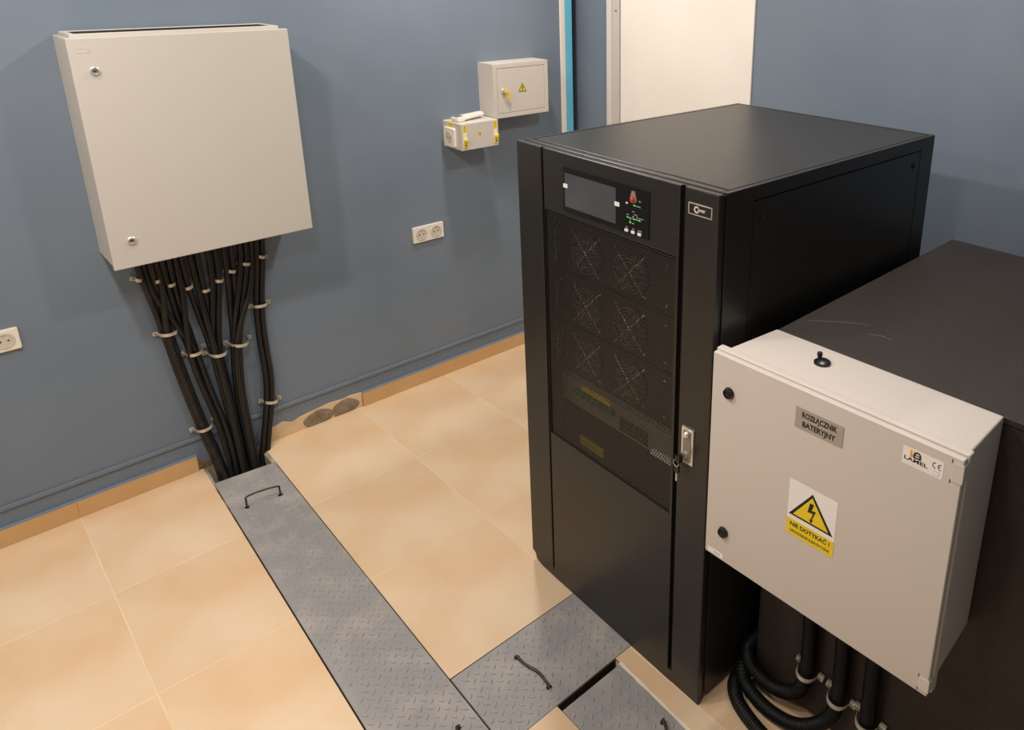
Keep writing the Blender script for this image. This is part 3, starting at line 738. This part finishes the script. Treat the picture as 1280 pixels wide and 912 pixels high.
# ------------------------------------------------------------------ pale plastic switch box
BO = (.8496, -1.9251, 0); BY = .0071
bx = empty('switch_box', BO, BY); tag(bx, 'pale grey plastic switch box with warning sticker and two black knobs', 'switch box')
def frust(b, x0, y0a, y0b, z0a, z0b, x1, y1a, y1b, z1a, z1b):
    return b.hexa([(x0, y0a, z0a), (x0, y0b, z0a), (x0, y0b, z0b), (x0, y0a, z0b), (x1, y1a, z1a), (x1, y1b, z1a), (x1, y1b, z1b), (x1, y1a, z1b)])
b = MB(); frust(b, .03, -.501, .001, .521, 1.003, .1985, -.494, -.008, .532, .996)
bmesh.ops.bevel(b.bm, geom=list(b.bm.edges), offset=.004, segments=3, affect='EDGES', profile=.6)
b.build('body', M_plastic, bx, True)
b = MB().box(.0145, .034, -.5085, .0125, .513, 1.0105, .004, 3); b.build('front_rim', M_plastic, bx, True)
do = MB().box(0, .0132, -.506, .0085, .515, 1.007, .003, 3).build('door', M_plastic, bx, True)
MB().box(.0115, .016, -.502, .0055, .519, 1.003).build('seal', M_gasket, bx)
for z0, z1 in ((.962, .998), (.524, .552)):
    MB().prism(rrect(.489, .5085, z0, z1, .003), fo, -.016, .0022, .0015).build('hinge', M_plastic, bx)
    for zz in (z0-.002, z1): MB().prism(rect(.487, .4885, zz-.003, zz+.004), fo, 0, .0006).build('hinge_slot', M_gasket, bx)
for y, z in ((-.0367, .9298), (-.0404, .5918)):
    f4 = frame(FX, (0, y, z))
    kn = MB().lathe([(.0125, 0), (.0125, .002), (.0105, .008), (.0085, .009), (.007, .006), (0, .006)], f4, 24).build('lock_knob', M_knob, bx, True)
    MB().prism(rect(-.005, .005, -.0015, .0015), f4, .006, .0085).build('slot_bar', M_knob, kn)
# plug on top
MB().lathe([(.017, 0), (.017, .003), (.013, .006), (0, .007)], frame(FZ, (.128, -.166, 1.0)), 24).build('cable_plug', M_knob, bx, True)
MB().lathe([(.004, 0), (.006, .008), (.005, .012), (0, .013)], frame(FZ, (.14, -.152, 1.002)), 12).build('plug_pin', M_knob, bx, True)
# stickers
s1 = MB().prism(rect(.194, .295, .9265, .970), fo, 0, .001).build('name_plate', M_plate, bx)
text('lettering', 'ROZŁĄCZNIK', .0155, frame(FX, (0, -.2445, .9575)), .001, M_print, s1, width=.074, bold=.0005)
text('lettering', 'BATERYJNY', .0155, frame(FX, (0, -.2445, .9385)), .001, M_print, s1, width=.070, bold=.0005)
s2 = MB().prism(rect(.1935, .2985, .687, .8115), fo, 0, .0005).build('warning_sticker', M_stick, bx)
MB().prism(rect(.1935, .2985, .687, .7225), fo, .0005, .0008).build('yellow_band', M_ylab, s2)
f4 = frame(FX, (0, -.2458, .732+.0255))
sq = .098; hq = .069
MB().prism([(-sq/2, -hq*.37), (sq/2, -hq*.37), (0, hq*.63)], f4, .0005, .0008).build('triangle_border', M_print, s2)
MB().prism([(-sq/2*.80, -hq*.37+.0042), (sq/2*.80, -hq*.37+.0042), (0, hq*.63-.0085)], f4, .0008, .0011).build('triangle_field', M_ylab, s2)
bolt = [(-.004, .022), (.005, .022), (.0005, .007), (.010, .009), (.0025, -.013), (.0055, -.012), (.001, -.022), (-.003, -.013), (.0, -.013), (.004, .002), (-.008, .0)]
MB().prism(bolt, f4, .0011, .0014).build('lightning_bolt', M_print, s2)
text('lettering', 'NIE DOTYKAĆ !', .0125, frame(FX, (0, -.246, .7115)), .0008, M_print, s2, width=.088, bold=.0003)
text('lettering', 'URZĄDZENIE ELEKTRYCZNE', .0075, frame(FX, (0, -.246, .6965)), .0008, M_print, s2, width=.088, bold=.0001)
s3 = MB().prism(rrect(.4055, .4755, .9555, .9885, .0015), fo, 0, .0005).build('maker_sticker', M_stick, bx)
fl = frame(FX, (0, -.428, .9795))
MB().prism([(-.0095, -.006), (-.006, -.006), (-.006, -.001), (-.0025, -.0045), (-.0025, -.0062), (-.0095, -.0062)][::-1] if False else rect(-.0095, -.003, -.0065, .0065), fl, .0005, .0008).build('logo_block', M_orange, s3)
MB().prism(rect(-.006, -.004, .0, .0066), fl, .0008, .0010).build('logo_notch', M_stick, s3)
b = MB()
for k in range(8):
    t0, t1 = math.radians(180-180*k/7*1.), math.radians(180-180*(k+1)/7) if k < 7 else 0
    if k < 7: b.prism([(.003+.0065*math.cos(t0), .0+.0065*math.sin(t0)), (.003+.0038*math.cos(t0), .0038*math.sin(t0)), (.003+.0038*math.cos(t1), .0038*math.sin(t1)), (.003+.0065*math.cos(t1), .0065*math.sin(t1))], fl, .0009, .0012)
b.prism(rect(.0065, .0095, -.0065, .0001), fl, .0009, .0012); b.prism(rect(-.0035, .0065, -.0065, -.004), fl, .0009, .0012); b.prism(rect(-.0035, -.001, -.004, .0), fl, .0009, .0012); b.prism(rect(-.001, .0065, -.0012, .0003), fl, .0009, .0012)
b.build('logo_letter', M_print, s3)
text('lettering', 'LAMEL', .0095, frame(FX, (0, -.429, .9675)), .0005, M_print, s3, width=.041, bold=.0002)
b = MB().prism(rect(.411, .447, .9598, .9603), fo, .0005, .0007); b.build('sticker_line', M_frame2, s3)
b = MB()
for cu0 in (.4615, .4705):
    for k in range(9):
        t0, t1 = math.radians(70+220*k/9), math.radians(70+220*(k+1)/9)
        b.prism([(cu0+.0045*math.cos(t), .9765+.0055*math.sin(t)) for t in (t0, t1)] + [(cu0+.0031*math.cos(t), .9765+.0041*math.sin(t)) for t in (t1, t0)], fo, .0005, .0008)
b.prism(rect(.4664, .4705, .9759, .9771), fo, .0005, .0008)
b.build('conformity_mark', M_print, s3)
MB().prism(rrect(.4605, .470, .9585, .9665, .0008), fo, .0005, .0008).build('printed_square', M_frame2, s3)
MB().prism(rrect(.4615, .469, .9595, .9655, .0006), fo, .0008, .001).build('printed_square_inner', M_stick, s3)
s4 = MB().prism(rect(.0005, .042, .5205, .5325), fo, 0, .0005).build('small_sticker', M_stick, bx)
text('lettering', 'XRD 25', .006, frame(FX, (0, -.026, .5262)), .0005, M_frame2, s4, width=.02) if False else MB().prism(rect(.016, .034, .5245, .5285), fo, .0005, .0007).build('printed_code', M_frame2, s4)

# ------------------------------------------------------------------ corrugated conduits under the switch box
def bl(x, y, z): return (BO[0]+x, BO[1]+y, z)
cx_ = 1.052-.0195
cond = [
 ('black corrugated conduit nearest the tall cabinet, leaving the switch box', [(cx_, -2.091, .52), (cx_, -2.091, .36), (cx_, -2.093, .17), (cx_-.003, -2.072, .085), (cx_-.006, -2.01, .05), (1.021, -1.955, .066), (1.035, -1.919, .086), (1.07, -1.9122, .0925), (1.2, -1.9125, .0925)]),
 ('black corrugated conduit in the middle, leaving the switch box', [(cx_, -2.177, .52), (cx_, -2.177, .36), (cx_, -2.179, .17), (cx_-.008, -2.165, .085), (cx_-.03, -2.11, .03), (cx_-.045, -2.04, .021), (.990, -1.97, .032), (1.008, -1.926, .051), (1.055, -1.9122, .0565), (1.2, -1.9125, .0565)]),
 ('black corrugated conduit farthest from the tall cabinet, leaving the switch box', [(cx_, -2.250, .52), (cx_, -2.252, .36), (cx_, -2.254, .15), (cx_-.005, -2.262, .07), (cx_-.03, -2.29, .026), (cx_-.08, -2.38, .0215), (cx_-.14, -2.5, .0215)]),
 ('black corrugated conduit curving forward over the floor beside the tall cabinet', [(1.2, -1.9125, .0205), (1.05, -1.9122, .0205), (.992, -1.918, .022), (.957, -1.95, .022), (.936, -2.0, .0215), (.920, -2.08, .0215), (.905, -2.2, .0215), (.86, -2.36, .0215), (.80, -2.5, .0215)])]
for nm, pts in cond:
    o = MB().tube(pts, .0178, 14, True, 10, corr=(.0068, .0018)).build('corrugated_conduit', M_conduit); tag(o, nm, 'conduit', 'corrugated conduits')
for i, (ya, yb, za, zb) in enumerate(((-.139, -.199, .168, .158), (-.223, -.285, .157, .147), (-.297, -.359, .152, .143))):
    t = clamp(bl(.2025, ya, za), bl(.2025, yb, zb), .042, 'silver clamp below the switch box, %s from the tall cabinet' % ORD[i], 'conduit clamps')
